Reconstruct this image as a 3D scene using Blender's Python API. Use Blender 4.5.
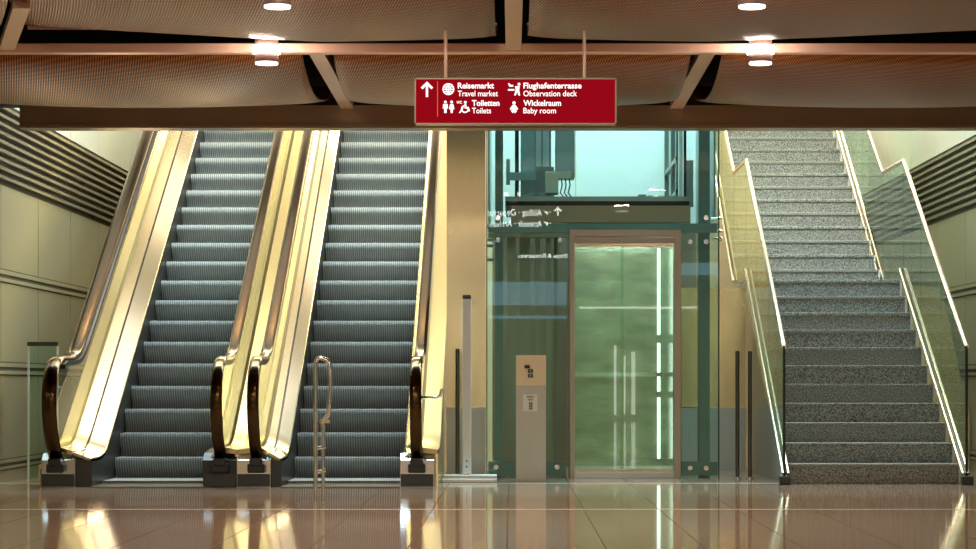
import bpy, bmesh, math, random
from mathutils import Vector, Matrix
random.seed(7)
for o in list(bpy.data.objects): bpy.data.objects.remove(o)
SC = bpy.context.scene
COL = SC.collection
# ------------------------------------------------------------------ camera
F = 2300.0; XV = 512.0; YV = 384.0; EYE = 0.83
cd = bpy.data.cameras.new('camera'); cam = bpy.data.objects.new('camera', cd); COL.objects.link(cam)
cam.location = (0, 0, EYE); cam.rotation_euler = (math.radians(90), 0, 0)
cd.sensor_width = 36.0; cd.lens = 36.0*F/976.0
cd.shift_x = -(XV-488.0)/976.0; cd.shift_y = (YV-274.5)/976.0
cd.clip_start = 0.3; cd.clip_end = 200
SC.camera = cam
# ------------------------------------------------------------------ world, lights, exposure
w = bpy.data.worlds.new('world'); SC.world = w; w.use_nodes = True
w.node_tree.nodes['Background'].inputs[0].default_value = (0.75, 0.62, 0.42, 1)
w.node_tree.nodes['Background'].inputs[1].default_value = 0.22
SC.view_settings.view_transform = 'Standard'; SC.view_settings.look = 'None'
SC.view_settings.gamma = 1; SC.view_settings.exposure = 0.42
try: SC.view_settings.use_curve_mapping = False
except Exception: pass
def area(name, loc, rot, sx, sy, power, col):
    l = bpy.data.lights.new(name, 'AREA'); l.shape = 'RECTANGLE'; l.size = sx; l.size_y = sy
    l.energy = power; l.color = col
    o = bpy.data.objects.new(name, l); o.location = loc; o.rotation_euler = [math.radians(a) for a in rot]
    COL.objects.link(o); return o
area('skylight_lamp', (-0.4, 23.6, 6.6), (0, 0, 0), 8.4, 1.2, 40, (0.95, 0.95, 0.92))
area('skylight_lamp_rear', (0.0, 25.9, 6.6), (0, 0, 0), 8.4, 1.1, 45, (1.0, 0.88, 0.66))
area('warm_skylight_lamp', (0.0, 22.2, 6.6), (0, 0, 0), 8.4, .8, 430, (1.0, 0.74, 0.40))  # added warm fill for the upper risers, not a skylight opening
area('front_skylight_lamp', (0.0, 20.7, 6.6), (8, 0, 0), 8.4, 1.5, 800, (0.56, 0.83, 1.0))
area('upper_hall_lamp', (0.0, 28.4, 6.7), (-22, 0, 0), 8.0, 1.6, 480, (1.0, 0.80, 0.50))
area('hall_lamp', (-1.6, 8.0, 3.95), (0, 0, 0), 4.0, 1.2, 150, (1.0, 0.80, 0.56))  # unseen fill added to put highlights on the brass walls
area('hall_lamp_far', (1.4, 3.0, 3.95), (0, 0, 0), 5.0, 1.2, 170, (1.0, 0.82, 0.60))  # second added fill nearer the camera, also for brass highlights
area('hall_lamp_rear', (-4.4, -8.0, 3.95), (0, 0, 0), 5.0, 3, 380, (1.0, 0.84, 0.62))  # added rear wall fill that brightens what the brass reflects
area('hall_lamp_rear_right', (7.0, -8.0, 3.95), (0, 0, 0), 3.0, 3, 260, (1.0, 0.84, 0.62))  # matching added fill, set aside from the mirrored view in the lift glass
area('shaft_lamp', (0.9, 21.2, 5.6), (0, 0, 0), 1.6, 1.2, 90, (0.86, 1.0, 0.98))

# ------------------------------------------------------------------ helpers
def px(x, y, d):
    return Vector(((x-XV)*d/F, d, EYE+(YV-y)*d/F))
class MB:
    def __init__(s): s.bm = bmesh.new(); s.mi = 0
    def face(s, vs, mi=None):
        try: f = s.bm.faces.new(vs)
        except ValueError: return None
        f.material_index = s.mi if mi is None else mi
        return f
    def box(s, x0, x1, y0, y1, z0, z1, bev=0.0):
        if x0 > x1: x0, x1 = x1, x0
        v = [s.bm.verts.new(p) for p in ((x0,y0,z0),(x1,y0,z0),(x1,y1,z0),(x0,y1,z0),(x0,y0,z1),(x1,y0,z1),(x1,y1,z1),(x0,y1,z1))]
        fs = [s.face([v[i] for i in q]) for q in ((3,2,1,0),(4,5,6,7),(0,1,5,4),(1,2,6,5),(2,3,7,6),(3,0,4,7))]
        if bev > 0:
            es = list({e for f in fs for e in f.edges})
            r = bmesh.ops.bevel(s.bm, geom=es, offset=bev, segments=2, affect='EDGES', profile=0.5)
            for f in r['faces']: f.material_index = s.mi
        return s
    def prism(s, pts, axis, a, b):
        # pts 2D polygon; axis 'x': pts=(y,z), 'y': pts=(x,z), 'z': pts=(x,y)
        def P(p, t):
            return (t,p[0],p[1]) if axis=='x' else ((p[0],t,p[1]) if axis=='y' else (p[0],p[1],t))
        A = [s.bm.verts.new(P(p,a)) for p in pts]; B = [s.bm.verts.new(P(p,b)) for p in pts]
        n = len(pts)
        s.face(A); s.face(B[::-1])
        for i in range(n): s.face([A[i], B[i], B[(i+1)%n], A[(i+1)%n]])
        return s
    def tube(s, pts, r, n=10, caps=True):
        pts = [Vector(p) for p in pts]; rings = []
        up = None
        for i, p in enumerate(pts):
            t = (pts[min(i+1,len(pts)-1)]-pts[max(i-1,0)]).normalized()
            if up is None:
                up = Vector((0,0,1)) if abs(t.z) < .9 else Vector((1,0,0))
            a = (up - t*up.dot(t)).normalized(); up = a; b = t.cross(a)
            rr = r[i] if isinstance(r, (list,tuple)) else r
            rings.append([s.bm.verts.new(p + (a*math.cos(2*math.pi*k/n)+b*math.sin(2*math.pi*k/n))*rr) for k in range(n)])
        for i in range(len(rings)-1):
            for k in range(n): s.face([rings[i][k], rings[i][(k+1)%n], rings[i+1][(k+1)%n], rings[i+1][k]])
        if caps: s.face(rings[0][::-1]); s.face(rings[-1])
        return s
    def cyl(s, p, d, r, n=20, r2=None):
        p = Vector(p); return s.tube([p, p+Vector(d)], [r, r if r2 is None else r2], n)
    def sweep(s, prof, path, mode='v'):
        # prof [(x, v)], path [(y, h)] ; v along z ('v') or along the path normal ('n')
        rings = []
        for i, (y, h) in enumerate(path):
            y0, h0 = path[max(i-1,0)]; y1, h1 = path[min(i+1,len(path)-1)]
            t = Vector((y1-y0, h1-h0)).normalized(); nrm = (-t.y, t.x)
            ring = []
            for (x, v) in prof:
                if mode == 'v': ring.append(s.bm.verts.new((x, y, max(h+v, 0.001))))
                else: ring.append(s.bm.verts.new((x, y+nrm[0]*v, h+nrm[1]*v)))
            rings.append(ring)
        n = len(prof)
        for i in range(len(rings)-1):
            for k in range(n): s.face([rings[i][k], rings[i][(k+1)%n], rings[i+1][(k+1)%n], rings[i+1][k]])
        s.face(rings[0][::-1]); s.face(rings[-1])
        return s
    def disc2(s, cx, cz, r, y0, y1, n=20):
        return s.prism([(cx+r*math.cos(2*math.pi*k/n), cz+r*math.sin(2*math.pi*k/n)) for k in range(n)], 'y', y0, y1)
    def build(s, name, mats, parent=None, smooth=False, auto=35):
        bm = s.bm
        bmesh.ops.recalc_face_normals(bm, faces=bm.faces[:])
        if smooth:
            for f in bm.faces: f.smooth = True
            for e in bm.edges:
                if len(e.link_faces) == 2 and e.calc_face_angle(0) > math.radians(auto): e.smooth = False
        me = bpy.data.meshes.new(name); bm.to_mesh(me); bm.free()
        if not isinstance(mats, (list,tuple)): mats = [mats]
        for m in mats: me.materials.append(m)
        o = bpy.data.objects.new(name, me); COL.objects.link(o)
        if parent is not None:
            o.parent = parent
            root = parent
            while root.parent: root = root.parent
            if root.type == 'EMPTY': me.transform(Matrix.Translation(-Vector(root.location)))
            # parents that are meshes sit at their root's origin
        return o
def thing(name, label, cat, loc=(0,0,0), group=None):
    o = bpy.data.objects.new(name, None); COL.objects.link(o); o.location = loc
    o.empty_display_size = .1
    o['label'] = label; o['category'] = cat
    if group: o['group'] = group
    return o
def tag(o, label, cat, group=None):
    o['label'] = label; o['category'] = cat
    if group: o['group'] = group
    return o
def struct(o): o['kind'] = 'structure'; return o

# ------------------------------------------------------------------ materials
def newmat(name):
    m = bpy.data.materials.new(name); m.use_nodes = True
    nt = m.node_tree; return m, nt, nt.nodes, nt.links, nt.nodes['Principled BSDF']
def pri(name, col, rough=.5, metal=0.0, spec=.5, var=0.0, vscale=(6,6,6), bump=0.0, emit=None, estr=0.0, coat=0.0):
    m, nt, N, L, p = newmat(name)
    p.inputs['Base Color'].default_value = (*col, 1); p.inputs['Roughness'].default_value = rough
    p.inputs['Metallic'].default_value = metal; p.inputs['Specular IOR Level'].default_value = spec
    p.inputs['Coat Weight'].default_value = coat
    if emit: p.inputs['Emission Color'].default_value = (*emit, 1); p.inputs['Emission Strength'].default_value = estr
    if var or bump:
        tc = N.new('ShaderNodeTexCoord'); mp = N.new('ShaderNodeMapping'); mp.inputs['Scale'].default_value = vscale
        nz = N.new('ShaderNodeTexNoise'); nz.inputs['Scale'].default_value = 1.0; nz.inputs['Detail'].default_value = 4
        L.new(tc.outputs['Object'], mp.inputs[0]); L.new(mp.outputs[0], nz.inputs['Vector'])
        if var:
            cr = N.new('ShaderNodeMapRange'); cr.inputs['To Min'].default_value = 1-var; cr.inputs['To Max'].default_value = 1+var
            mx = N.new('ShaderNodeVectorMath'); mx.operation = 'SCALE'; mx.inputs[0].default_value = col
            L.new(nz.outputs['Fac'], cr.inputs['Value']); L.new(cr.outputs[0], mx.inputs['Scale']); L.new(mx.outputs[0], p.inputs['Base Color'])
        if bump:
            b = N.new('ShaderNodeBump'); b.inputs['Strength'].default_value = bump; b.inputs['Distance'].default_value = .01
            L.new(nz.outputs['Fac'], b.inputs['Height']); L.new(b.outputs[0], p.inputs['Normal'])
    return m
def glass(name, tint, ior=1.5, rough=0.0):
    m = bpy.data.materials.new(name); m.use_nodes = True; nt = m.node_tree; N = nt.nodes; L = nt.links
    N.remove(N['Principled BSDF'])
    t = N.new('ShaderNodeBsdfTransparent'); t.inputs[0].default_value = (*tint, 1)
    g = N.new('ShaderNodeBsdfGlossy'); g.inputs['Roughness'].default_value = rough; g.inputs[0].default_value = (.95,1,.97,1)
    fr = N.new('ShaderNodeFresnel'); fr.inputs[0].default_value = ior
    mx = N.new('ShaderNodeMixShader'); ge = N.new('ShaderNodeNewGeometry')
    fb = mathn(N, L, 'MULTIPLY', fr.outputs[0], mathn(N, L, 'SUBTRACT', 1.0, ge.outputs['Backfacing']))
    L.new(fb, mx.inputs[0]); L.new(t.outputs[0], mx.inputs[1]); L.new(g.outputs[0], mx.inputs[2])
    L.new(mx.outputs[0], N['Material Output'].inputs[0]); return m
def emis(name, col, s):
    m = bpy.data.materials.new(name); m.use_nodes = True; nt = m.node_tree; N = nt.nodes
    N.remove(N['Principled BSDF'])
    e = N.new('ShaderNodeEmission'); e.inputs[0].default_value = (*col, 1); e.inputs[1].default_value = s
    nt.links.new(e.outputs[0], N['Material Output'].inputs[0]); return m
def mathn(N, L, op, a, b=None, c=None):
    n = N.new('ShaderNodeMath'); n.operation = op
    for i, v in enumerate((a, b, c)):
        if v is None: continue
        if isinstance(v, (int, float)): n.inputs[i].default_value = v
        else: L.new(v, n.inputs[i])
    return n.outputs[0]
def mixc(N, L, fac, a, b):
    n = N.new('ShaderNodeMix'); n.data_type = 'RGBA'
    for s, v in ((0, fac), (6, a), (7, b)):
        if isinstance(v, (int, float)): n.inputs[s].default_value = v
        elif isinstance(v, tuple): n.inputs[s].default_value = (*v, 1)
        else: L.new(v, n.inputs[s])
    return n.outputs[2]

def mat_floor():
    m, nt, N, L, p = newmat('polished_stone_floor')
    tc = N.new('ShaderNodeTexCoord'); sp = N.new('ShaderNodeSeparateXYZ'); L.new(tc.outputs['Object'], sp.inputs[0])
    fx = mathn(N, L, 'FRACT', mathn(N, L, 'DIVIDE', mathn(N, L, 'ADD', sp.outputs[0], 20.026+.003), .5))
    lx = mathn(N, L, 'LESS_THAN', fx, .013)
    fy = mathn(N, L, 'FRACT', mathn(N, L, 'DIVIDE', mathn(N, L, 'ADD', sp.outputs[1], 64.8), 4.0))
    ly = mathn(N, L, 'LESS_THAN', fy, .018)
    n1 = N.new('ShaderNodeTexNoise'); n1.inputs['Scale'].default_value = 90; n1.inputs['Detail'].default_value = 3
    L.new(tc.outputs['Object'], n1.inputs['Vector'])
    n2 = N.new('ShaderNodeTexNoise'); n2.inputs['Scale'].default_value = 1.2; L.new(tc.outputs['Object'], n2.inputs['Vector'])
    c = mixc(N, L, n1.outputs['Fac'], (.28,.175,.12), (.44,.30,.21))
    c = mixc(N, L, mathn(N, L, 'MULTIPLY', n2.outputs['Fac'], .35), c, (.27,.19,.13))
    c = mixc(N, L, lx, c, (.06,.045,.035)); c = mixc(N, L, ly, c, (.46,.37,.28))
    L.new(c, p.inputs['Base Color'])
    L.new(mathn(N, L, 'ADD', mathn(N, L, 'MULTIPLY', mathn(N, L, 'MAXIMUM', lx, ly), .5), .07), p.inputs['Roughness'])
    lxy = mathn(N, L, 'MAXIMUM', lx, ly)
    L.new(mathn(N, L, 'SUBTRACT', .35, mathn(N, L, 'MULTIPLY', lxy, .33)), p.inputs['Specular IOR Level'])
    b = N.new('ShaderNodeBump'); b.inputs['Strength'].default_value = .012; b.inputs['Distance'].default_value = .02
    n3 = N.new('ShaderNodeTexNoise'); n3.inputs['Scale'].default_value = 5; L.new(tc.outputs['Object'], n3.inputs['Vector'])
    L.new(n3.outputs['Fac'], b.inputs['Height']); L.new(b.outputs[0], p.inputs['Normal'])
    return m
def mat_mesh():
    m, nt, N, L, p = newmat('perforated_bronze')
    tc = N.new('ShaderNodeTexCoord'); sp = N.new('ShaderNodeSeparateXYZ'); L.new(tc.outputs['Object'], sp.inputs[0])
    u = mathn(N, L, 'ADD', sp.outputs[0], mathn(N, L, 'MULTIPLY', sp.outputs[1], .22))
    s1 = mathn(N, L, 'SINE', mathn(N, L, 'MULTIPLY', u, 2*math.pi/.017))
    s2 = mathn(N, L, 'SINE', mathn(N, L, 'MULTIPLY', mathn(N, L, 'ADD', sp.outputs[1], mathn(N, L, 'MULTIPLY', sp.outputs[0], .35)), 2*math.pi/.07))
    h = mathn(N, L, 'MULTIPLY', mathn(N, L, 'ADD', s1, 1.0), mathn(N, L, 'ADD', mathn(N, L, 'MULTIPLY', s2, .2), .8))
    f = mathn(N, L, 'MULTIPLY', h, .5)
    L.new(mixc(N, L, f, (.055,.018,.004), (.54,.20,.055)), p.inputs['Base Color'])
    p.inputs['Metallic'].default_value = .35; p.inputs['Specular IOR Level'].default_value = .25; p.inputs['Roughness'].default_value = .33
    b = N.new('ShaderNodeBump'); b.inputs['Strength'].default_value = .4; b.inputs['Distance'].default_value = .006
    L.new(h, b.inputs['Height']); L.new(b.outputs[0], p.inputs['Normal'])
    return m
def mat_step():
    m, nt, N, L, p = newmat('grooved_step_metal')
    tc = N.new('ShaderNodeTexCoord'); sp = N.new('ShaderNodeSeparateXYZ'); L.new(tc.outputs['Object'], sp.inputs[0])
    s = mathn(N, L, 'SINE', mathn(N, L, 'MULTIPLY', sp.outputs[0], 2*math.pi/.021))
    f = mathn(N, L, 'MULTIPLY', mathn(N, L, 'ADD', s, 1), .5)
    n1 = N.new('ShaderNodeTexNoise'); n1.inputs['Scale'].default_value = 9; n1.inputs['Detail'].default_value = 5; L.new(tc.outputs['Object'], n1.inputs['Vector'])
    c = mixc(N, L, f, (.16,.17,.165), (.46,.48,.46))
    c = mixc(N, L, mathn(N, L, 'MULTIPLY', n1.outputs['Fac'], .4), c, (.13,.135,.13))
    L.new(c, p.inputs['Base Color']); p.inputs['Metallic'].default_value = .1; p.inputs['Roughness'].default_value = .55; p.inputs['Specular IOR Level'].default_value = .2
    b = N.new('ShaderNodeBump'); b.inputs['Strength'].default_value = .5; b.inputs['Distance'].default_value = .006
    L.new(f, b.inputs['Height']); L.new(b.outputs[0], p.inputs['Normal'])
    return m
def mat_granite():
    m, nt, N, L, p = newmat('speckled_granite')
    tc = N.new('ShaderNodeTexCoord')
    v = N.new('ShaderNodeTexNoise'); v.inputs['Scale'].default_value = 105; v.inputs['Detail'].default_value = 2; L.new(tc.outputs['Object'], v.inputs['Vector'])
    cr = N.new('ShaderNodeValToRGB'); e = cr.color_ramp.elements
    e[0].position = .38; e[0].color = (.06,.06,.055,1); e[1].position = .64; e[1].color = (.50,.49,.44,1)
    L.new(v.outputs['Fac'], cr.inputs[0]); L.new(cr.outputs[0], p.inputs['Base Color'])
    p.inputs['Roughness'].default_value = .32
    return m
M = {}
M['floor'] = mat_floor(); M['mesh'] = mat_mesh(); M['step'] = mat_step(); M['granite'] = mat_granite()
M['brass'] = pri('brushed_brass', (.59,.48,.32), .22, 1.0, var=.10, vscale=(1.5,3,60), bump=.02)
M['brass_wall'] = pri('satin_brass_sheet', (.92,.75,.43), .24, 1.0, var=.06, vscale=(30,30,1.2), bump=.015)
M['outer_brass'] = pri('olive_brass', (.50,.41,.22), .32, 1.0)
M['deck'] = pri('polished_deck_metal', (.68,.57,.46), .16, 1.0, var=.05, vscale=(60,2,2))
M['steel_deck'] = pri('bright_steel_deck', (.80,.73,.66), .22, 1.0)
M['chrome'] = pri('chrome', (.74,.75,.74), .12, 1.0)
M['dark_chrome'] = pri('dark_chrome', (.15,.14,.13), .15, 1.0)
M['steel'] = pri('brushed_steel', (.90,.90,.86), .35, .0)
M['grey_sheet'] = pri('grey_sheet_metal', (.60,.59,.52), .42, .25, var=.06, vscale=(40,40,2))
M['rubber'] = pri('bronze_black_handrail', (.070,.041,.018), .16, 1.0)
M['black'] = pri('black_plastic', (.012,.012,.012), .35)
M['dark'] = pri('dark_void', (.010,.008,.007), .8)  # near black stands in for the unlit space above the ceiling panels
M['skirt'] = pri('dark_skirt_metal', (.06,.06,.055), .35, .6)
M['panel'] = pri('olive_wall_sheet', (.40,.37,.245), .30, .4, var=.08, vscale=(.6,.6,.6))
M['panel_white'] = pri('white_wall_sheet', (.58,.62,.56), .2, .1, var=.03, vscale=(1,1,1))
M['louver'] = pri('louver_metal', (.27,.25,.20), .28, .7)
M['louver_back'] = pri('louver_backing', (.12,.11,.08), .6)
M['bronze'] = pri('bronze_fascia', (.38,.30,.225), .40, .6, var=.05)
M['rear'] = pri('beige_rear_wall', (.64,.55,.38), .6)
M['header'] = pri('brown_header', (.62,.36,.26), .4, .3)
M['lamp_body'] = pri('pink_bronze_lamp_body', (.26,.17,.14), .4, .4)
M['copper'] = pri('copper_rib', (.88,.60,.45), .35, .4)
M['frame'] = pri('bronze_door_frame', (.38,.335,.26), .35, .7)
M['green_steel'] = pri('green_grey_steel', (.20,.25,.23), .35, .5)
M['blue_steel'] = pri('blue_grey_steel', (.33,.45,.46), .4, .3)
M['duct'] = pri('grey_duct', (.30,.36,.35), .4, .3)
M['beige_box'] = pri('beige_machine_box', (.55,.55,.45), .4)
M['shaft_white'] = pri('white_shaft_panel', (.84,.90,.88), .45)
M['car_wall'] = pri('green_car_wall', (.52,.57,.47), .16, .8, var=.5, vscale=(3.2,3.2,9), bump=.25)
M['white_lamp'] = emis('lamp_white', (1.0,.90,.84), 2.6)
M['ring_lamp'] = emis('ring_lamp_white', (1.0,.88,.80), 70.0)
M['car_lamp'] = emis('car_lamp_white', (.9,1.0,.92), 2.6)  # shared by the car spots and the imitated reflection streak
M['sign_red'] = emis('backlit_red', (.36,.003,.010), .62)
M['sign_white'] = emis('backlit_white', (1.0,.95,.92), 1.1)
M['sign_line'] = emis('backlit_orange', (.9,.10,.03), 1.0)
M['hall_white'] = emis('hall_sign_white', (1,1,.95), 9.0)
M['daylight'] = emis('daylight_window', (.45,.80,1.0), 1.5)
M['slit'] = emis('lit_slit_window', (1.0,1.0,.92), 3.5)  # glow of added strips that put streaks into the door reflection
M['glass_rail'] = glass('rail_glass', (.81,.95,.90), 1.6)
M['glass_lift'] = glass('lift_glass', (.79,.95,.93), 1.65)
M['glass_door'] = glass('door_glass', (.80,.925,.845), 1.65)
M['glass_esc'] = glass('escalator_glass', (.93,.94,.86))
M['white_trim'] = pri('pale_edge_strip', (.78,.76,.70), .4)
M['cloth'] = pri('dark_cloth', (.02,.02,.022), .8)
M['skin'] = pri('skin', (.55,.34,.25), .5)
M['hair'] = pri('hair', (.05,.03,.02), .6)
M['beige'] = pri('beige_plate', (1.0,.85,.56), .35, .0)

# ------------------------------------------------------------------ the setting
XL, XR = -4.28, 4.40
struct(MB().box(-9, 9, -14, 31, -.2, 0).build('floor', M['floor']))
struct(MB().box(-9, 9, -14, 18.55, 4.0, 4.2).build('ceiling', M['dark']))
struct(MB().box(-9, 9, -14.2, -14, 0, 4.2).build('wall_rear', M['rear']))
for i, (x0, x1, z0, z1, m) in enumerate(((-5, 1.3, 2.7, 3.25, 'daylight'), (-5, 1.3, 2.38, 2.45, 'daylight'), (3.9, 5.3, 3.42, 3.7, 'daylight'), (2.42, 2.48, .1, 1.75, 'slit'), (2.66, 2.70, .1, 1.5, 'slit'), (2.84, 2.93, .1, 1.6, 'slit'), (1.6, 4.4, 2.62, 2.67, 'slit'))):
    struct(MB().box(x0, x1, -13.99, -13.95, z0, z1).build('window_%d' % (i+1), M[m]))  # slit entries are added glowing strips for the door reflection, not windows
def wall(side, X, s):
    mb = MB(); mb.mi = 2; mb.box(X-s*.12, X-s*.02, 12, 31, 0, 7); mb.mi = 0
    y = 19.26-1.52*5
    while y < 30.5:
        for (z0, z1) in ((.20, .90), (1.02, 1.68), (1.80, 2.50)):
            mb.box(X-s*.02, X, y+.008, y+1.512, z0, z1)
        mb.mi = 1; mb.box(X-s*.02, X, y+.008, y+1.512, 3.20, 7); mb.mi = 0
        mb.box(X-s*.02, X+s*.004, y, y+1.52, 0.0, .10)
        y += 1.52
    return struct(mb.build('wall_'+side, [M['panel'], M['panel_white'], M['louver_back']]))
wall('left', XL, 1); wall('right', XR, -1)
tn = 0
for X, s in ((XL, 1), (XR, -1)):
    for (z0, z1) in ((.10, .20), (.90, 1.02), (1.68, 1.80)):
        tn += 1; mb = MB()
        zz = (z1-z0)
        mb.box(X-s*.02, X+s*.012, 12, 31, z0+.012, z0+.34*zz); mb.box(X-s*.02, X+s*.012, 12, 31, z0+.62*zz, z1-.012)
        mb.mi = 1; mb.box(X-s*.02, X-s*.004, 12, 31, z0, z1)
        struct(mb.build('trim_%d' % tn, [M['panel'], M['louver_back']]))
    mb = MB(); tn += 1; n = 9; p = .66/n
    for k in range(n):
        z = 2.525+k*p
        mb.prism([(X-s*.018, z+p*.98), (X+s*.03, z+p*.62), (X+s*.03, z+p*.28), (X-s*.018, z+p*.30)], 'y', 12, 31)
    struct(mb.build('trim_%d' % tn, M['louver']))
# upper void above the moving stairs
struct(MB().box(XL-.1, XR+.1, 30.9, 31.1, 0, 7.2).build('wall_back', M['panel_white']))
struct(MB().box(XL-.1, XR+.1, 18.55, 31, 7.0, 7.2).build('ceiling', M['panel_white']))
# bronze fascia
mb = MB(); mb.box(-3.94, 4.1, 18.40, 18.55, 2.90, 3.06); mb.box(-3.94, 4.1, 18.37, 18.58, 2.875, 2.90)
struct(mb.build('trim_20', M['bronze']))
struct(MB().box(XL, XR, 18.42, 18.62, 3.065, 4.2).build('trim_22', M['dark']))  # added dark board, stops light leaking over the fascia and blackens the gap
# satin brass walls beside the lift
def brasswall(nm, x0, x1):
    mb = MB(); mb.box(x0, x1, 20.38, 20.46, .63, 7); mb.mi = 1; mb.box(x0, x1, 20.375, 20.46, 0, .62)
    struct(mb.build(nm, [M['brass_wall'], M['grey_sheet']]))
brasswall('wall_brass_left', -.58, -.235); 
mb = MB(); mb.box(1.62, 2.234, 22.0, 22.06, .61, 1.75); mb.mi = 1; mb.box(1.62, 2.234, 21.995, 22.06, 0, .60)
struct(mb.build('wall_brass_right', [M['brass_wall'], M['grey_sheet']]))
struct(MB().box(1.3, 2.21, 26.2, 26.3, 0, 7).build('wall_brass_rear', M['brass_wall']))

# ------------------------------------------------------------------ ceiling panels
def cpanel(x0n, x1n, x0f, x1f, y0, y1, chord, sag, label, taper=0.0, lip=True, near=None):
    near = chord if near is None else near
    nx, ny = 36, 22; mb = MB(); g = []
    for j in range(ny+1):
        t = j/ny; row = []
        for i in range(nx+1):
            u = i/nx
            a = x0n+(x1n-x0n)*u; b = x0f+(x1f-x0f)*u; x = a+(b-a)*t
            end = max(0, abs(2*u-1)-.86)/.14
            ch = near + (chord-near)*min(1, t*1.6)
            sg = sag*(1-.14*(2*u-1)**2) - taper*max(0, abs(x)-1.2)
            z = ch - sg*(1-(2*t-1)**2)**.85 + .012*end*end
            row.append(mb.bm.verts.new((x, y0+(y1-y0)*t, z)))
        g.append(row)
    for j in range(ny):
        for i in range(nx): mb.face([g[j][i], g[j][i+1], g[j+1][i+1], g[j+1][i]])
    root = thing('ceiling_panel', label, 'ceiling panel', ((x0n+x1n)/2, (y0+y1)/2, chord), 'perforated bronze ceiling panels')
    o = mb.build('mesh_sheet', M['mesh'], root, smooth=True, auto=60)
    md = o.modifiers.new('thickness', 'SOLIDIFY'); md.thickness = .012; md.offset = 1
    if lip:
        e = MB(); e.box(min(x0f,x1f), max(x0f,x1f), y1-.02, y1+.012, chord-.012, chord+.03); e.build('edge_trim', M['copper'], root)
    e = MB(); e.box(min(x0n,x1n), max(x0n,x1n), y0-.012, y0+.02, near-.012, near+.03); e.build('edge_trim', M['copper'], root)
YR1, YR2, YR3 = 18.34, 15.36, 12.2
cpanel(-4.0, -1.41, -4.0, -1.43, YR2+.06, YR1, 3.2, .30, 'long curved perforated bronze ceiling panel above the left escalator, behind the cross rib', 0.0, False, 3.06)
cpanel(-1.20, 1.20, -1.20, 1.20, YR2+.06, YR1, 3.2, .30, 'curved perforated bronze ceiling panel directly behind the red sign, between two slanting ribs', 0.0, False, 3.06)
cpanel(1.41, 4.1, 1.43, 4.1, YR2+.06, YR1, 3.2, .30, 'curved perforated bronze ceiling panel above the granite stairs, behind the cross rib', 0.0, False, 3.06)
cpanel(-2.78, -.10, -3.22, -.10, YR3, YR2-.06, 3.2, .27, 'nearer curved bronze ceiling panel left of the straight middle rib', .07)
cpanel(.10, 3.1, .10, 3.4, YR3, YR2-.06, 3.2, .27, 'nearer curved bronze ceiling panel right of the straight middle rib', .05)
cpanel(-5.2, -2.62, -5.6, -3.46, YR3, YR2-.06, 3.2, .20, 'sliver of bronze ceiling panel in the upper left corner past the skewed rib')
tag(MB().box(-4.1, 4.2, YR2-.05, YR2+.05, 3.035, 3.10, .008).build('ceiling_rib', M['copper']), 'long copper cross rib running the full width of the ceiling', 'ceiling rib', 'copper ceiling ribs')
def lrib(x, xf, y0, y1, z0, z1, label):
    mb = MB(); h = .052
    v = [mb.bm.verts.new(p) for p in ((x-h,y0,z0),(x+h,y0,z0),(xf+h,y1,z1),(xf-h,y1,z1),(x-h,y0,z0+.05),(x+h,y0,z0+.05),(xf+h,y1,z1+.05),(xf-h,y1,z1+.05))]
    for q in ((3,2,1,0),(4,5,6,7),(0,1,5,4),(1,2,6,5),(2,3,7,6),(3,0,4,7)): mb.face([v[i] for i in q])
    tag(mb.build('ceiling_rib', M['copper']), label, 'ceiling rib', 'copper ceiling ribs')
lrib(-1.315, -1.315, YR2+.06, 18.39, 3.05, 3.03, 'slanting copper ceiling rib left of the red sign')
lrib(1.315, 1.315, YR2+.06, 18.39, 3.05, 3.03, 'slanting copper ceiling rib right of the red sign')
lrib(0.01, 0.01, YR3, YR2-.06, 3.06, 3.05, 'straight copper ceiling rib at the top centre')
lrib(-2.90, -3.36, 13.6, YR2-.06, 3.05, 3.05, 'skewed copper ceiling rib in the upper left corner')

# ------------------------------------------------------------------ downlights
def downlight(x, y, z, label, power):
    root = thing('downlight', label, 'ceiling lamp', (x, y, z), 'cylindrical ceiling downlights')
    mb = MB(); mb.cyl((x,y,z+.012), (0,0,.06), .078, 28); mb.cyl((x,y,z+.112), (0,0,.11), .076, 28); mb.build('housing', M['lamp_body'], root, True)
    MB().cyl((x,y,z+.070), (0,0,.044), .088, 28).build('light_ring', M['ring_lamp'], root, True)
    MB().cyl((x,y,z), (0,0,.014), .074, 28).build('lens', M['white_lamp'], root, True)
    l = bpy.data.lights.new('downlight_lamp', 'SPOT'); l.energy = power; l.color = (1,.84,.66); l.spot_size = math.radians(120); l.spot_blend = .6; l.shadow_soft_size = .07
    o = bpy.data.objects.new('downlight_lamp', l); o.location = (0, 0, -.03); o.parent = root; COL.objects.link(o)
downlight(-1.60, 15.0, 2.915, 'glowing cylinder downlight hanging left of the red sign', 160)
downlight(1.62, 15.0, 2.915, 'glowing cylinder downlight hanging right of the red sign', 160)
downlight(-1.30, 12.75, 2.915, 'downlight cut by the top edge of the picture, left side', 160)
downlight(1.33, 12.75, 2.915, 'downlight cut by the top edge of the picture, right side', 160)

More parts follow.
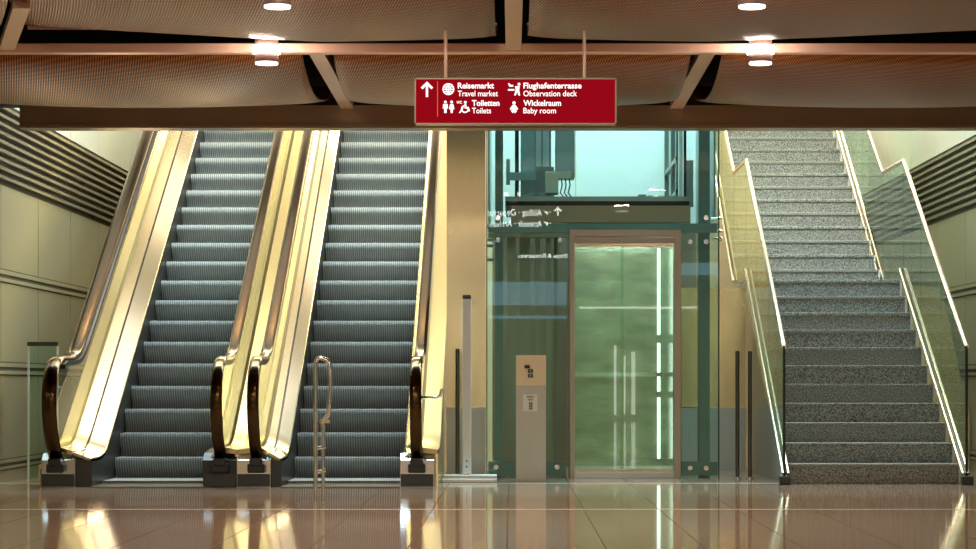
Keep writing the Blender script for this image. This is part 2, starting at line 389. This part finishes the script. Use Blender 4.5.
# ------------------------------------------------------------------ text and icons
def text_mesh(body, mat, name, parent, fit, mirror=False, bold=0.0, depth=.004):
    # fit: (x0, x1, z_base, cap_height, y, facing) facing -1 looks to -Y
    x0, x1, zb, cap, y, facing = fit
    cu = bpy.data.curves.new('t', 'FONT'); cu.body = body; cu.size = 1; cu.offset = bold; cu.resolution_u = 3
    ob = bpy.data.objects.new('t', cu); COL.objects.link(ob)
    dg = bpy.context.evaluated_depsgraph_get(); dg.update()
    me = bpy.data.meshes.new_from_object(ob.evaluated_get(dg))
    bpy.data.objects.remove(ob)
    xs = [v.co.x for v in me.vertices]; a, b = min(xs), max(xs); ch = .70
    off = Vector(parent.location) if parent else Vector()
    for v in me.vertices:
        u = (v.co.x-a)/(b-a); X = x0+(x1-x0)*u
        v.co = Vector((X, y, zb+v.co.y/ch*cap)) - off
    me.name = name; me.materials.clear(); me.materials.append(mat)
    o = bpy.data.objects.new(name, me); COL.objects.link(o); o.parent = parent
    return o
# red hanging sign
D = 13.7; SS = F/D
def sp(x, y): q = px(x, y, D); return q.x, q.z
root = thing('hanging_sign', 'red backlit airport direction sign with white German and English text hanging from two rods', 'sign', (0.02, D, 2.39))
x0, z1 = sp(414.5, 78); x1, z0 = sp(616.5, 124.5)
MB().box(x0+.006, x1-.006, D, D+.012, z0+.006, z1-.006).build('face_panel', M['sign_red'], root)
MB().box(x0+.006, x1-.006, D+.013, D+.07, z0+.006, z1-.006).build('housing', M['bronze'], root)
mb = MB()
for a in ((x0, x1, z1-.008, z1), (x0, x1, z0, z0+.008), (x0, x0+.008, z0, z1), (x1-.008, x1, z0, z1)): mb.box(a[0], a[1], D-.006, D+.075, a[2], a[3])
mb.build('frame', M['frame'], root)
for xr in (445.5, 584.5):
    X, Z = sp(xr, 78); MB().cyl((X, D+.035, Z-.002), (0,0,.29), .010, 10).build('hanging_rod', M['copper'], root)
for body, a, b, yb, bold in (('Reisemarkt', 457.8, 494, 88.4, .022), ('Travel market', 457.8, 498, 96.3, .006), ('Toiletten', 472, 499.5, 105.8, .022), ('Toilets', 472, 491, 113.4, .006),
        ('Flughafenterrasse', 523.4, 581.5, 88.4, .022), ('Observation deck', 523.4, 577, 96.3, .006), ('Wickelraum', 523.4, 561, 105.8, .022), ('Baby room', 523.4, 556, 113.4, .006)):
    X0, Z = sp(a, yb); X1, _ = sp(b, yb)
    text_mesh(body, M['sign_white'], 'lettering', root, (X0, X1, Z, 5.6/SS, D-.004, -1), bold=bold)
YF, YB = D-.005, D-.001
def poly(mb, pts): mb.prism([sp(*p) for p in pts], 'y', YF, YB)
def disc(mb, x, y, r): X, Z = sp(x, y); mb.disc2(X, Z, r/SS, YF, YB)
def ring(mb, x, y, r, t, a0=0, a1=360, n=24):
    for k in range(n):
        p = math.radians(a0+(a1-a0)*k/n); q = math.radians(a0+(a1-a0)*(k+1)/n)
        poly(mb, [(x+r*math.cos(p), y-r*math.sin(p)), (x+r*math.cos(q), y-r*math.sin(q)), (x+(r-t)*math.cos(q), y-(r-t)*math.sin(q)), (x+(r-t)*math.cos(p), y-(r-t)*math.sin(p))])
mb = MB(); poly(mb, [(425.9,97),(425.9,86),(422.6,89.3),(420.9,87.6),(427,81.6),(433.1,87.6),(431.4,89.3),(428.1,86),(428.1,97)]); mb.build('arrow_symbol', M['sign_white'], root)
mb = MB(); poly(mb, [(437.2,81.5),(437.9,81.5),(437.9,116.5),(437.2,116.5)]); mb.build('divider_line', M['sign_line'], root)
mb = MB(); ring(mb, 448.4, 89.2, 5.9, 1.2)
poly(mb, [(447.9,84),(448.9,84),(448.9,94.5),(447.9,94.5)])
for yy in (86.6, 88.8, 91.2): poly(mb, [(443.2,yy),(453.6,yy),(453.6,yy+.9),(443.2,yy+.9)])
ring(mb, 453.0, 89.2, 7.2, .9, 142, 218, 10); ring(mb, 443.8, 89.2, 7.2, .9, -38, 38, 10); mb.build('globe_symbol', M['sign_white'], root)
for xx in (445.4, 451.7):
    mb = MB(); disc(mb, xx, 102, 1.3)
    if xx < 448: poly(mb, [(xx-2.2,104),(xx+2.2,104),(xx+2.6,108.5),(xx+1.2,108.5),(xx+1.2,113),(xx-1.2,113),(xx-1.2,108.5),(xx-2.6,108.5)])
    else: poly(mb, [(xx-1.5,104),(xx+1.5,104),(xx+2.7,109),(xx+1.2,109.5),(xx+1,113),(xx-1,113),(xx-1.2,109.5),(xx-2.7,109)])
    mb.build('toilet_symbol', M['sign_white'], root)
X0, Z = sp(456.5, 103.7); X1, _ = sp(462, 103.7)
text_mesh('WC', M['sign_white'], 'lettering', root, (X0, X1, Z, 2.6/SS, D-.004, -1), bold=.02)
mb = MB(); disc(mb, 465.3, 102.3, 1.3); ring(mb, 465, 109, 4, 1.3, 110, 395, 20)
poly(mb, [(464.4,104),(466.2,104),(466.6,107),(468.8,107.4),(470,111),(468.7,111.6),(467.3,108.6),(464.6,108.4)]); poly(mb, [(462.6,107),(463.6,107.8),(460.4,113),(459,113)]); mb.build('wheelchair_symbol', M['sign_white'], root)
mb = MB(); poly(mb, [(508,83.5),(509.2,83.3),(511,85),(513.3,85),(513.3,86.6),(509.3,86.6)]); poly(mb, [(508,89.2),(514.5,89.2),(514.5,90.6),(508,90.6)]); disc(mb, 519, 84.2, 1.4)
poly(mb, [(515,86.5),(519.6,86),(519.2,90),(520,95.5),(518.5,95.5),(517.2,91.5),(515.6,95.5),(514.2,95.2),(515.8,89.8)]); mb.build('observation_symbol', M['sign_white'], root)
mb = MB(); disc(mb, 514, 103, 1.6); poly(mb, [(512.6,105),(515.4,105),(518.2,109),(517.2,110),(515.6,108.4),(516.8,111.3),(515,113.2),(514,111.6),(513,113.2),(511.2,111.3),(512.4,108.4),(510.8,110),(509.8,109)]); mb.build('baby_symbol', M['sign_white'], root)

# ------------------------------------------------------------------ escalators
def softmax(flat, inc, wd): 
    d = (inc-flat)/wd
    return flat + wd*(math.log1p(math.exp(d)) if d < 30 else d)
def inc(y): return .609+.588*(y-20.1)
Y_END = 27.2
def path(flat, v, wd, y0=18.56):
    ys = [y0+(20.4-y0)*i/26 for i in range(27)] + [22, 24, 26, Y_END]
    return [(y, softmax(flat, inc(y)+v, wd)) for y in ys]
def step_mesh(mb, xa, xb, y, z, run):
    r = .203
    prof = [(y+.092, z-r-.03), (y+.084, z-r*.85), (y+.068, z-r*.68), (y+.045, z-r*.54), (y+.020, z-r*.40), (y+.006, z-r*.30), (y, z-r*.22), (y+.004, z-r*.12), (y+.012, z-r*.04), (y+.017, z), (y+run+.06, z), (y+run+.06, z-.05), (y+.18, z-r-.03)]
    prof = [(a, max(b, .002)) for a, b in prof]
    mb.prism(prof, 'x', xa, xb)
def escalator(label, nl, sl, sr, nr, ol, orr, boxmat_r, bl, br, wide_left=False):
    cx = (nl+nr)/2
    root = thing('escalator', label, 'escalator', (cx, 18.9, 0), 'pair of escalators')
    zs = [(19.60,.203), (19.85,.406), (20.10,.609)]
    for k in range(4, 22): zs.append((20.10+.345*(k-3), .203*k))
    for i, (y, z) in enumerate(zs):
        run = (zs[i+1][0] if i+1 < len(zs) else y+.345)-y
        mb = MB(); step_mesh(mb, sl+.006, sr-.006, y, z, run); mb.build('step', M['step'], root, True, 40)
    # floor plate and comb
    mb = MB(); mb.box(sl+.006, sr-.006, 19.02, 19.64, .001, .030)
    mb.build('comb_plate', M['step'], root)
    MB().box(sl+.006, sr-.006, 18.40, 19.02, .001, .008).build('landing_plate', M['skirt'], root)
    dp = path(.225, .17, .05)
    for side, n, s_, o_, bx in ((-1, nl, sl, ol, bl), (1, nr, sr, orr, br)):
        wd = abs(n-s_)
        def X(a): return s_+side*a
        x1 = wd*.52; x2 = wd-.02
        MB().sweep([(X(0), -.50), (X(0), 0), (X(.012), 0), (X(.012), -.50)], dp).build('skirt_panel', M['skirt'], root, True)
        MB().sweep([(X(0), 0), (X(x1), .055), (X(x1), .03), (X(0), -.02)], dp).build('inner_deck', M['deck'], root, True, 25)
        MB().sweep([(X(0), 0), (X(.006), .006), (X(.006), -.012), (X(0), -.02)], [(y, h+.004) for y, h in dp]).build('deck_edge', M['steel_deck'], root)
        MB().sweep([(X(x1+.002), .045), (X(x1+.014), .045), (X(x1+.014), .02), (X(x1+.002), .02)], dp).build('deck_joint', M['black'], root)
        MB().sweep([(X(x1+.016), .065), (X(x2), .095), (X(x2), .06), (X(x1+.016), .03)], dp).build('upper_deck', M['brass'], root, True, 25)
        wo = abs(o_-n)
        ov = -.12 if (wide_left and side == -1) else 0.0
        MB().sweep([(n+side*.02, .095+ov), (n+side*wo, .075+ov), (n+side*wo, .04+ov), (n+side*.02, .05+ov)], dp).build('outer_deck', M['outer_brass'], root, True, 25)
        # outside cladding down to the floor
        pts = [(y, h+.06+ov) for y, h in dp]
        MB().prism(pts+[(Y_END, 0.001), (18.60, .001)], 'x', o_-side*.012, o_).build('outer_panel', M['brass_wall'], root)
        # handrail
        rp = [(18.78,.10),(18.64,.17),(18.50,.25),(18.38,.36),(18.29,.48),(18.245,.60),(18.235,.72),(18.265,.84),(18.34,.94),(18.45,1.005),(18.58,1.035)]
        rl = [(y, h) for y, h in path(1.04, .95, .06, 18.72)]
        rail = rp+rl
        cs = [(-.028,-.016),(.028,-.016),(.043,-.006),(.047,.006),(.040,.017),(.020,.022),(-.020,.022),(-.040,.017),(-.047,.006),(-.043,-.006)]
        gw = .085 if (wide_left and side == -1) else .024
        k = 1.25 if (wide_left and side == -1) else 1.0
        cs = [(a*k, b) for a, b in cs]
        MB().sweep([(n-.024,-.055),(n+gw,-.055),(n+gw,-.017),(n-.024,-.017)], rail[9:] if gw > .03 else rail[3:], 'n').build('handrail_guide', M['black'], root)
        MB().sweep([(n+a, b) for a, b in cs], rail, 'n').build('handrail', M['rubber'], root, True, 50)
        # glass panel inside the handrail
        inner = []
        for i, (y, h) in enumerate(rail[2:]):
            q = rail[2:]; a = q[max(i-1,0)]; b = q[min(i+1,len(q)-1)]
            t = Vector((b[0]-a[0], b[1]-a[1])).normalized()
            inner.append((y+t.y*.02, h-t.x*.02))
        low = [(y, h+.07) for y, h in dp if y > 18.6]
        poly2 = inner+[p for p in low[::-1]]
        MB().prism(poly2, 'x', n-.006, n+.006).build('glass_panel', M['glass_esc'], root)
        # newel box
        xa, xb = bx
        prof = [(18.53,.001),(18.53,.215),(18.60,.27),(19.02,.30),(19.10,.26),(19.10,.001)]
        mb = MB(); mb.prism(prof, 'x', xa, xb)
        m_ = boxmat_r if side == 1 else M['chrome']
        hb = mb.build('newel_box', m_, root)
        xi = xb if side == -1 else xa
        MB().box(min(xi, s_)+.002, max(xi, s_)-.002, 18.60, 18.66, .001, .215).build('front_cover', M['skirt'], root)
        MB().box(xa+.004, xb-.004, 18.515, 18.53, .004, .105).build('kick_plate', M['skirt'], root)
        mb = MB(); mb.box(n-.07, n+.07, 18.45, 18.56, .115, .19, .012); mb.box(n-.052, n+.052, 18.43, 18.55, .17, .235, .012); mb.build('handrail_inlet', M['black'], root)
    return root
e1 = escalator('left escalator of the pair, beside the olive wall panels, with a black right newel box', -3.67, -3.39, -2.45, -2.345, -3.82, -2.221, M['black'], (-3.79,-3.52), (-2.49,-2.222), True)
e2 = escalator('right escalator of the pair, beside the brass wall, with chrome newel boxes', -2.055, -1.86, -.895, -.765, -2.2165, -.60, M['chrome'], (-2.216,-1.945), (-.90,-.63))

# ------------------------------------------------------------------ granite stairs
R = .166
st = thing('staircase', 'speckled grey granite staircase with two flights between glass balustrades', 'staircase', (3.0, 19.1, 0))
SX0, SX1 = 2.285, 3.71
ST = []
for n in range(1, 12): ST.append((19.10+.29*(n-1), R*n))
ST[-1] = (22.0, R*11)
for n in range(12, 29): ST.append((23.3+.30*(n-12), R*n))
for i, (y, z) in enumerate(ST):
    y2 = ST[i+1][0]+.05 if i+1 < len(ST) else y+.35
    mb = MB(); mb.box(SX0, SX1, y+.012, y2, z-R-.02 if z-R-.02 > 0 else .001, z-.032); mb.box(SX0, SX1, y, y2, z-.030, z, .004)
    s = mb.build('step', M['granite'], st)
    for a, b in (((SX0-.022, SX0-.002), (SX1+.002, SX1+.022)) if i == 0 else ((SX1+.002, SX1+.022),)):
        MB().box(a, b, y+.004, y2-.05, z-R+.006, z-.004).build('edge_strip', M['white_trim'], s)
def balustrade(label, Xg, side):
    root = thing('glass_balustrade', label, 'balustrade', (Xg, 19.0, 0), 'glass stair balustrades')
    sl = R/.29; H = 1.135
    def hz(y): return sl*(y-19.05)+.06
    yA, yB, yC, yD = 18.98, 22.02, 23.25, 27.3
    H0 = H
    zA, zB = H0, 1.826+1.14
    def top(y):
        if y <= yB: return zA+(zB-zA)*(y-yA)/(yB-yA)
        if y <= yC: return zB
        return zB+(y-yC)*R/.30
    def bot(y):
        if y <= yB: return max(.02, (y-19.1)*sl+.05)
        if y <= yC: return 1.83
        return 2.05+(y-yC)*R/.30
    cuts = [yA, 20.1, 21.1, yB, yC, 24.6, 26.0, yD]
    for a, b in zip(cuts[:-1], cuts[1:]):
        a2 = a+.006; b2 = b-.006
        pts = [(a2, bot(a2))] + ([(19.1, bot(19.1))] if a2 < 19.1 < b2 else []) + [(b2, bot(b2)), (b2, top(b2)-.01), (a2, top(a2)-.01)]
        MB().prism(pts, 'x', Xg-.008, Xg+.008).build('glass_panel', M['glass_rail'], root)
    tp = [(Xg, y, top(y)) for y in (yA, yB, yC, yD)]
    MB().tube(tp, .021, 12).build('top_rail', M['steel_deck'], root, True)
    MB().box(Xg-.010, Xg+.010, yA-.012, yA+.004, .04, H0-.01).build('end_edge', M['black'], root)
    for (ya, yb) in ((18.95, yB), (yC, yD)):
        for dx in (-.022, .022):
            za = max(.05, bot(ya)+.0); 
            pa = (Xg+dx-side*.012, ya, .09 if ya < 19 else bot(ya)+.04); pb = (Xg+dx-side*.012, yb, (bot(yb) if yb > 23 else 1.83+.06)+.04)
            MB().tube([pa, pb], .0115, 10).build('base_rail', M['steel_deck'], root, True)
        MB().tube([(Xg-side*.012, ya, pa[2]), (Xg-side*.012, yb, pb[2])], .010, 8).build('rail_core', M['black'], root)
    MB().box(Xg-.045, Xg+.045, 18.90, 19.0, .001, .07, .006).build('foot_block', M['skirt'], root)
    return root
balustrade('brass railed glass balustrade left of the granite stairs, beside the elevator', 2.245, -1)
balustrade('brass railed glass balustrade right of the granite stairs', 3.75, 1)
struct(MB().prism([(3.80,.001),(4.38,.001),(4.38,.50),(4.145,1.58),(4.12,1.70),(4.07,1.75),(3.99,1.765),(3.80,1.765)], 'y', 22.0, 22.06).build('wall_stair_right', M['brass_wall']))
pts = [(19.16,.001)]+[(y+.05, z-R-.03) for y, z in ST if z-R-.03 > .02]+[(ST[-1][0]+.3, ST[-1][1]-R-.03), (ST[-1][0]+.3, .001)]
MB().prism(pts, 'x', SX0+.01, SX1-.01).build('understair', M['granite'], st)

# ------------------------------------------------------------------ glass lift shaft
YG = 20.30
def lx(x): return (x-XV)*YG/F
def lz(y): return EYE+(YV-y)*YG/F
sh = thing('elevator_shaft', 'glass elevator shaft with bolted glass panes and bronze framed sliding doors', 'elevator', (.8, YG, 0))
# corner columns and beams behind the glass
for a, b in ((495, 503), (700, 711)): MB().box(lx(a), lx(b), 20.42, 20.56, .001, 6.6).build('column', M['green_steel'], sh)
MB().box(lx(487)+.01, lx(566), 20.36, 20.50, lz(476), lz(462)).build('base_beam', M['green_steel'], sh)
MB().box(lx(682), lx(718), 20.36, 20.50, lz(476), lz(462)).build('base_beam', M['green_steel'], sh)
MB().box(lx(488), lx(718), 20.35, 20.45, lz(232), lz(223)).build('cross_beam', M['duct'], sh)
MB().box(lx(488), lx(569), 20.36, 20.44, lz(237), lz(233)).build('cross_beam', M['frame'], sh)
MB().box(lx(511), lx(691), 20.36, 20.46, lz(222), lz(205)).build('header_panel', M['header'], sh)
# shaft walls
mb = MB()
for a, b in ((-.20, .62), (.63, 1.80)):
    for z0, z1 in ((2.3, 4.4), (4.41, 6.6)): mb.box(a, b, 22.55, 22.62, z0+.001, z1)
mb.build('shaft_back_wall', M['shaft_white'], sh)
MB().box(-.215, -.20, 20.5, 22.6, 2.3, 6.6).build('shaft_side_wall', M['duct'], sh)
MB().box(1.80, 1.815, 20.5, 22.6, 2.3, 6.6).build('shaft_side_wall', M['duct'], sh)
mb = MB()
for y in (20.9, 21.55, 22.45): mb.box(1.49, 1.53, y, y+.05, 2.52, 6.6)
for z in (2.56, 2.86, 3.5): mb.box(1.49, 1.53, 20.9, 22.5, z, z+.04)
mb.build('window_grid', M['green_steel'], sh)
MB().box(lx(681.5), lx(685.5), 20.62, 20.68, lz(204), 6.5).build('white_post', M['shaft_white'], sh)
MB().box(lx(686.5), lx(689), 20.60, 20.66, lz(204), 6.5).build('cable_tray', M['black'], sh)
MB().box(lx(689), lx(696), 20.60, 20.66, lz(204), lz(157)).build('junction_box', M['duct'], sh)
# glass panes with bolts
def pane(x0, x1, y0, y1, bolts, mat, cut=None, d=YG):
    p = MB().box(lx(x0), lx(x1), d, d+.016, lz(y1), lz(y0)).build('glass_pane', mat, sh)
    for bx, by in bolts:
        X, Z = lx(bx), lz(by)
        mb = MB(); mb.cyl((X, d+.03, Z), (0,-.045,0), .022, 16); mb.cyl((X, d+.016, Z), (0,.05,0), .012, 10)
        mb.build('bolt', M['chrome'], p, True)
    return p
pane(487.3, 569.5, 233, 478, ((498,240),(560,240),(496,467),(557,467)), M['glass_lift'])
pane(681.5, 718.5, 233, 478, ((690,242),(706,242),(690,468),(706,468)), M['glass_lift'])
pane(487.3, 718.5, 40, 231.5, ((498,218),(706,218)), M['glass_lift'])
MB().box(lx(486.3), lx(487.3), YG-.01, YG+.03, .001, 6).build('edge_seal', M['black'], sh)
MB().box(lx(718.3), lx(719.3), YG-.01, YG+.03, .001, 6).build('edge_seal', M['black'], sh)
# right hand brackets
for y in (218, 231, 238):
    mb = MB(); mb.cyl((lx(712), YG+.08, lz(y)), (.10,0,0), .010, 10); mb.cyl((lx(719), YG+.08, lz(y)), (.03,0,0), .02, 12); mb.build('bracket', M['chrome'], sh, True)
for y in (205+20, 238, 244, 258): 
    MB().box(lx(487.5), lx(493), 20.34, 20.37, lz(y+3), lz(y)).build('bracket', M['duct'], sh)
# door frame
mb = MB()
mb.box(lx(570), lx(574.5), YG-.03, YG+.14, .001, lz(230)); mb.box(lx(674), lx(680.5), YG-.03, YG+.14, .001, lz(230)); mb.box(lx(574.5), lx(674), YG-.03, YG+.14, lz(236.5), lz(230))
mb.build('door_frame', M['frame'], sh)
mb = MB(); mb.box(lx(574.5), lx(623), YG+.0, YG+.10, lz(243), lz(237)); mb.box(lx(623), lx(674), YG+.03, YG+.12, lz(243), lz(237.5)); mb.build('door_track', M['frame'], sh)
mb = MB(); mb.box(lx(574.5), lx(623), YG-.02, YG+.10, .001, .05); mb.box(lx(623), lx(674), YG+.01, YG+.12, .001, .05); mb.build('door_sill', M['steel'], sh)
for a, b, d in ((575, 624, YG+.03), (621, 673.5, YG+.07)):
    dr = MB().box(lx(a), lx(b), d, d+.014, .052, lz(243.5)).build('sliding_door', M['glass_door'], sh)
    MB().box(lx(a), lx(b), d-.004, d+.018, lz(246.5), lz(243.5)).build('door_rail', M['brass'], dr)
    MB().box(lx(a), lx(b), d-.004, d+.018, .052, .075).build('door_rail', M['brass'], dr)
# machinery above
MB().box(lx(521), lx(535), 20.75, 20.95, 2.3, 6.5).build('guide_rail', M['blue_steel'], sh)
mb = MB(); mb.box(lx(506), lx(536), 20.70, 20.75, lz(176), lz(168)); mb.box(lx(506), lx(510), 20.66, 20.80, lz(180), lz(155)); mb.build('rail_bracket', M['blue_steel'], sh)
MB().box(lx(515), lx(519), 20.9, 21.0, lz(200), 6.4).build('cable_tray', M['black'], sh)
mb = MB(); mb.box(lx(536.5), lx(551.5), 21.3, 21.36, lz(158), 6.4); mb.build('cabinet', M['shaft_white'], sh)
mb = MB(); mb.box(lx(535.5), lx(537), 21.26, 21.36, lz(160), 6.4); mb.box(lx(543), lx(544), 21.26, 21.36, lz(160), 6.4); mb.box(lx(551), lx(553), 21.26, 21.36, lz(160), 6.4); mb.box(lx(535.5), lx(556), 21.2, 21.36, lz(195), lz(157)); mb.build('cabinet_frame', M['duct'], sh)
MB().box(lx(557), lx(577), 20.95, 21.25, lz(171), 6.4, .01).build('counterweight', M['duct'], sh)
# lift car
car = thing('elevator_car', 'glass elevator car with green walls standing behind the sliding doors', 'elevator car', (1.0, 21.2, 0))
CX0, CX1, CY0, CY1 = .52, 1.49, 20.47, 21.95
MB().box(CX0, CX1, CY0, CY1, .002, .05).build('car_floor', M['grey_sheet'], car)
MB().box(CX0, CX1, CY1-.03, CY1, .05, 2.25).build('back_wall', M['car_wall'], car)
MB().box(CX0, CX0+.02, CY0, CY1-.03, .05, 2.25).build('side_wall', M['car_wall'], car)
MB().box(CX1-.02, CX1, CY0, CY1-.03, .05, 2.25).build('side_wall', M['car_wall'], car)
MB().box(CX0, CX1, CY0, CY1, 2.25, 2.34).build('car_ceiling', M['brass'], car)
MB().box(-.06, 1.58, 20.50, CY1, 2.42, 2.47).build('car_roof', M['black'], car)
MB().box(-.06, 1.60, 20.48, 20.53, 2.46, 2.50).build('roof_edge', M['duct'], car)
mb = MB(); mb.box(CX0+.05, CX1-.05, CY1-.12, CY1-.06, .90, .94); mb.cyl((CX0+.1, CY1-.09, .92), (0,.06,0), .012); mb.cyl((CX1-.1, CY1-.09, .92), (0,.06,0), .012); mb.build('car_handrail', M['chrome'], car)
for z0, z1 in ((.12,.70),(.76,1.22),(1.30,2.12)): MB().box(CX1-.105, CX1-.08, CY1-.065, CY1-.035, z0, z1).build('light_strip', M['car_lamp'], car)  # glowing segments imitate a broken reflected streak on the car wall
for x in (.7, 1.0, 1.3): MB().cyl((x, 21.1, 2.245), (0,0,.01), .05, 16).build('ceiling_spot', M['car_lamp'], car)
mb = MB(); mb.box(lx(546), lx(572), 20.60, 20.80, lz(175), lz(168)); mb.box(lx(546), lx(559), 20.58, 20.85, lz(190), lz(170)); mb.build('door_motor', M['beige_box'], car)
for k, xx in enumerate((562, 566, 570)):
    mb = MB(); mb.tube([(lx(xx), 20.66, lz(174)), (lx(xx+1), 20.62, lz(182)), (lx(xx-1), 20.6, lz(190)), (lx(xx+3), 20.6, lz(195))], .006, 8); mb.build('cable', M['black'], car, True)
for (a, b, c, d) in ((524, 532, 191, 196), (538, 545, 190, 196), (640, 648, 192, 197), (650, 656, 193, 197), (660, 672, 193, 197)):
    MB().box(lx(a), lx(b), 20.56, 20.66, lz(d), lz(c)).build('roof_device', M['duct'], car)
area('car_ceiling_lamp', (1.02, 21.2, 2.23), (0,0,0), .8, .8, 11, (.93,1,.92))
# dark counterweight columns left of the car
mb = MB()
for a, b, y in ((507, 516, 20.9), (520, 531, 21.2), (536, 541, 21.0), (547, 552, 20.8), (556, 560, 21.3)): mb.box(lx(a), lx(b), y, y+.12, .001, 2.25)
mb.build('guide_column', M['frame'], sh)
MB().box(-.19, 1.79, 22.3, 22.35, .001, 2.3).build('shaft_lower_wall', M['bronze'], sh)

# ------------------------------------------------------------------ free standing items
cp = thing('call_post', 'square elevator call post with beige control plate and grey body', 'call post', (.16, 19.55, 0))
MB().box(.034, .288, 19.5, 19.66, .001, .812).build('body', M['grey_sheet'], cp)
MB().box(.034, .288, 19.5, 19.66, .815, 1.075).build('control_plate', M['beige'], cp)
MB().box(.105, .150, 19.492, 19.5, .962, .99).build('display', M['black'], cp)
for z in (.895, .94-.025+.0): pass
for z in (.884, .925):
    b = MB().box(.135, .178, 19.490, 19.5, z, z+.03).build('button', M['skirt'], cp)
    MB().box(.150, .163, 19.487, 19.490, z+.010, z+.020).build('button_mark', M['white_trim'], b)
pl = MB().box(.095, .215, 19.494, 19.5, .60, .745, .003).build('intercom_plate', M['steel'], cp)
mb = MB()
for k in range(4): mb.box(.128+k*.015, .138+k*.015, 19.490, 19.494, .715, .725)
for r in range(4):
    for c in range(2): mb.box(.145+c*.016, .157+c*.016, 19.490, 19.494, .615+r*.016, .626+r*.016)
mb.box(.135, .178, 19.490, 19.494, .693, .699)
mb.build('intercom_grille', M['skirt'], pl)

sp_ = thing('barrier_post', 'tall silver square post on a flat floor bar beside the brass wall', 'post', (-.39, 19.7, 0))
MB().box(-.425, -.350, 19.72, 19.82, .05, 1.56, .008).build('upright', M['steel'], sp_)
MB().box(-.425, -.352, 19.72, 19.82, 1.56, 1.595, .008).build('cap', M['skirt'], sp_)
mb = MB(); mb.box(-.59, -.13, 19.35, 19.42, .001, .03, .006); mb.box(-.59, -.13, 19.62, 19.9, .001, .05, .006); mb.build('floor_bar', M['steel'], sp_)
mb = MB()
for z in (.12, .17): mb.cyl((-.388, 19.722, z), (0,-.006,0), .008, 10)
mb.build('screw', M['black'], sp_)
def slimpost(x, y, h, label):
    r = thing('slim_post', label, 'post', (x, y, 0), 'slim dark posts')
    MB().cyl((x,y,.012), (0,0,h-.012), .018, 14).build('tube', M['dark_chrome'], r, True)
    MB().cyl((x,y,.001), (0,0,.014), .035, 16).build('floor_collar', M['chrome'], r, True)
    MB().cyl((x,y,h), (0,0,.008), .019, 14).build('cap', M['black'], r, True)
slimpost(-.478, 20.15, 1.13, 'slim dark post behind the silver square post')
slimpost(1.975, 20.15, 1.11, 'slim dark post nearer the elevator, left one of two before the brass wall')
slimpost(2.085, 20.15, 1.11, 'slim dark post nearer the stairs, right one of two before the brass wall')
# loop handle post in front of the right escalator
lp = thing('loop_post', 'polished tube post with loop handle in front of the right escalator', 'post', (-1.37, 16.45, 0))
x, y = -1.405, 16.45
mb = MB(); mb.tube([(x,y,.01),(x,y,.98),(x+.006,y,1.005),(x+.03,y,1.02),(x+.085,y,1.00),(x+.10,y,.97),(x+.108,y,.84),(x+.10,y,.70),(x+.085,y,.60),(x+.05,y,.565),(x+.045,y,.55)], .015, 12); mb.build('loop_tube', M['chrome'], lp, True)
MB().tube([(x+.052,y+.03,.01),(x+.052,y+.03,.55)], .013, 12).build('short_tube', M['chrome'], lp, True)
for z in (.20, .37): MB().cyl((x+.0,y+.0,z), (.07,.02,.01), .011, 10).build('clamp', M['chrome'], lp, True)
MB().box(x+.028, x+.10, y+.004, y+.03, .55, .575).build('bracket', M['brass'], lp)
# small glass guard at the left wall and beside the right escalator
gg = thing('glass_guard', 'low glass guard with dark top rail standing against the left wall', 'guard rail', (-3.95, 19.4, 0))
MB().box(-4.075, -3.835, 19.39, 19.402, .03, 1.15).build('glass_pane', M['glass_rail'], gg)
MB().box(-4.085, -3.828, 19.375, 19.415, 1.15, 1.185, .004).build('top_rail', M['skirt'], gg)
MB().box(-4.085, -4.072, 19.385, 19.41, .001, 1.15).build('side_post', M['steel'], gg)
MB().box(-3.84, -3.828, 19.385, 19.41, .001, 1.15).build('side_post', M['steel'], gg)
hd = MB().tube([(-.745,18.9,.72),(-.62,18.9,.72),(-.59,18.9,.735),(-.575,18.9,.79)], .012, 10).build('side_handle', M['chrome'], e2, True)

# ------------------------------------------------------------------ hall signs facing the lift (seen only as reflections)
DS = 10.0
def hallsign(rows, x0, x1, z0, z1, label, name):
    r = thing(name, label, 'sign', ((x0+x1)/2, DS, z0))
    MB().box(x0, x1, DS-.08, DS, z0, z1).build('panel', M['black'], r)
    MB().cyl((x0+.2, DS-.04, z1), (0,0,4.0-z1), .012).build('hanging_rod', M['steel'], r); MB().cyl((x1-.2, DS-.04, z1), (0,0,4.0-z1), .012).build('hanging_rod', M['steel'], r)
    for body, xa, xb, zb, cap in rows: text_mesh(body, M['hall_white'], 'lettering', r, (xa, xb, zb, cap, DS+.004, 1), bold=.01)
    return r
r = hallsign((('Abflug · Departures', .40, -.42, 3.07, .085), ('Ankunft · Arrivals', .40, -.30, 2.92, .085)), -.6, .85, 2.86, 3.24, 'black hanging sign reading Abflug Departures and Ankunft Arrivals, facing the elevator', 'departures_sign')
DS = 9.8
hallsign((('Shops & Restaurants', .74, .08, 2.52, .055),), 0, .85, 2.48, 2.62, 'small black hanging sign reading Shops and Restaurants, facing the elevator', 'shops_sign')
DS = 10.0
mb = MB()
mb.prism([(.62,3.07),(.62,3.15),(.65,3.12),(.665,3.135),(.61,3.19),(.555,3.135),(.57,3.12),(.60,3.15),(.60,3.07)], 'y', DS+.001, DS+.005); mb.build('arrow_symbol', M['hall_white'], r)
for zz in (3.07, 2.93):
    mb = MB(); mb.prism([(.51,zz+.06),(.49,zz+.04),(.42,zz+.07),(.42,zz+.055),(.45,zz+.035),(.46,zz+.005),(.475,zz+.005),(.475,zz+.03),(.515,zz+.03)], 'y', DS+.001, DS+.005); mb.build('plane_symbol', M['hall_white'], r)
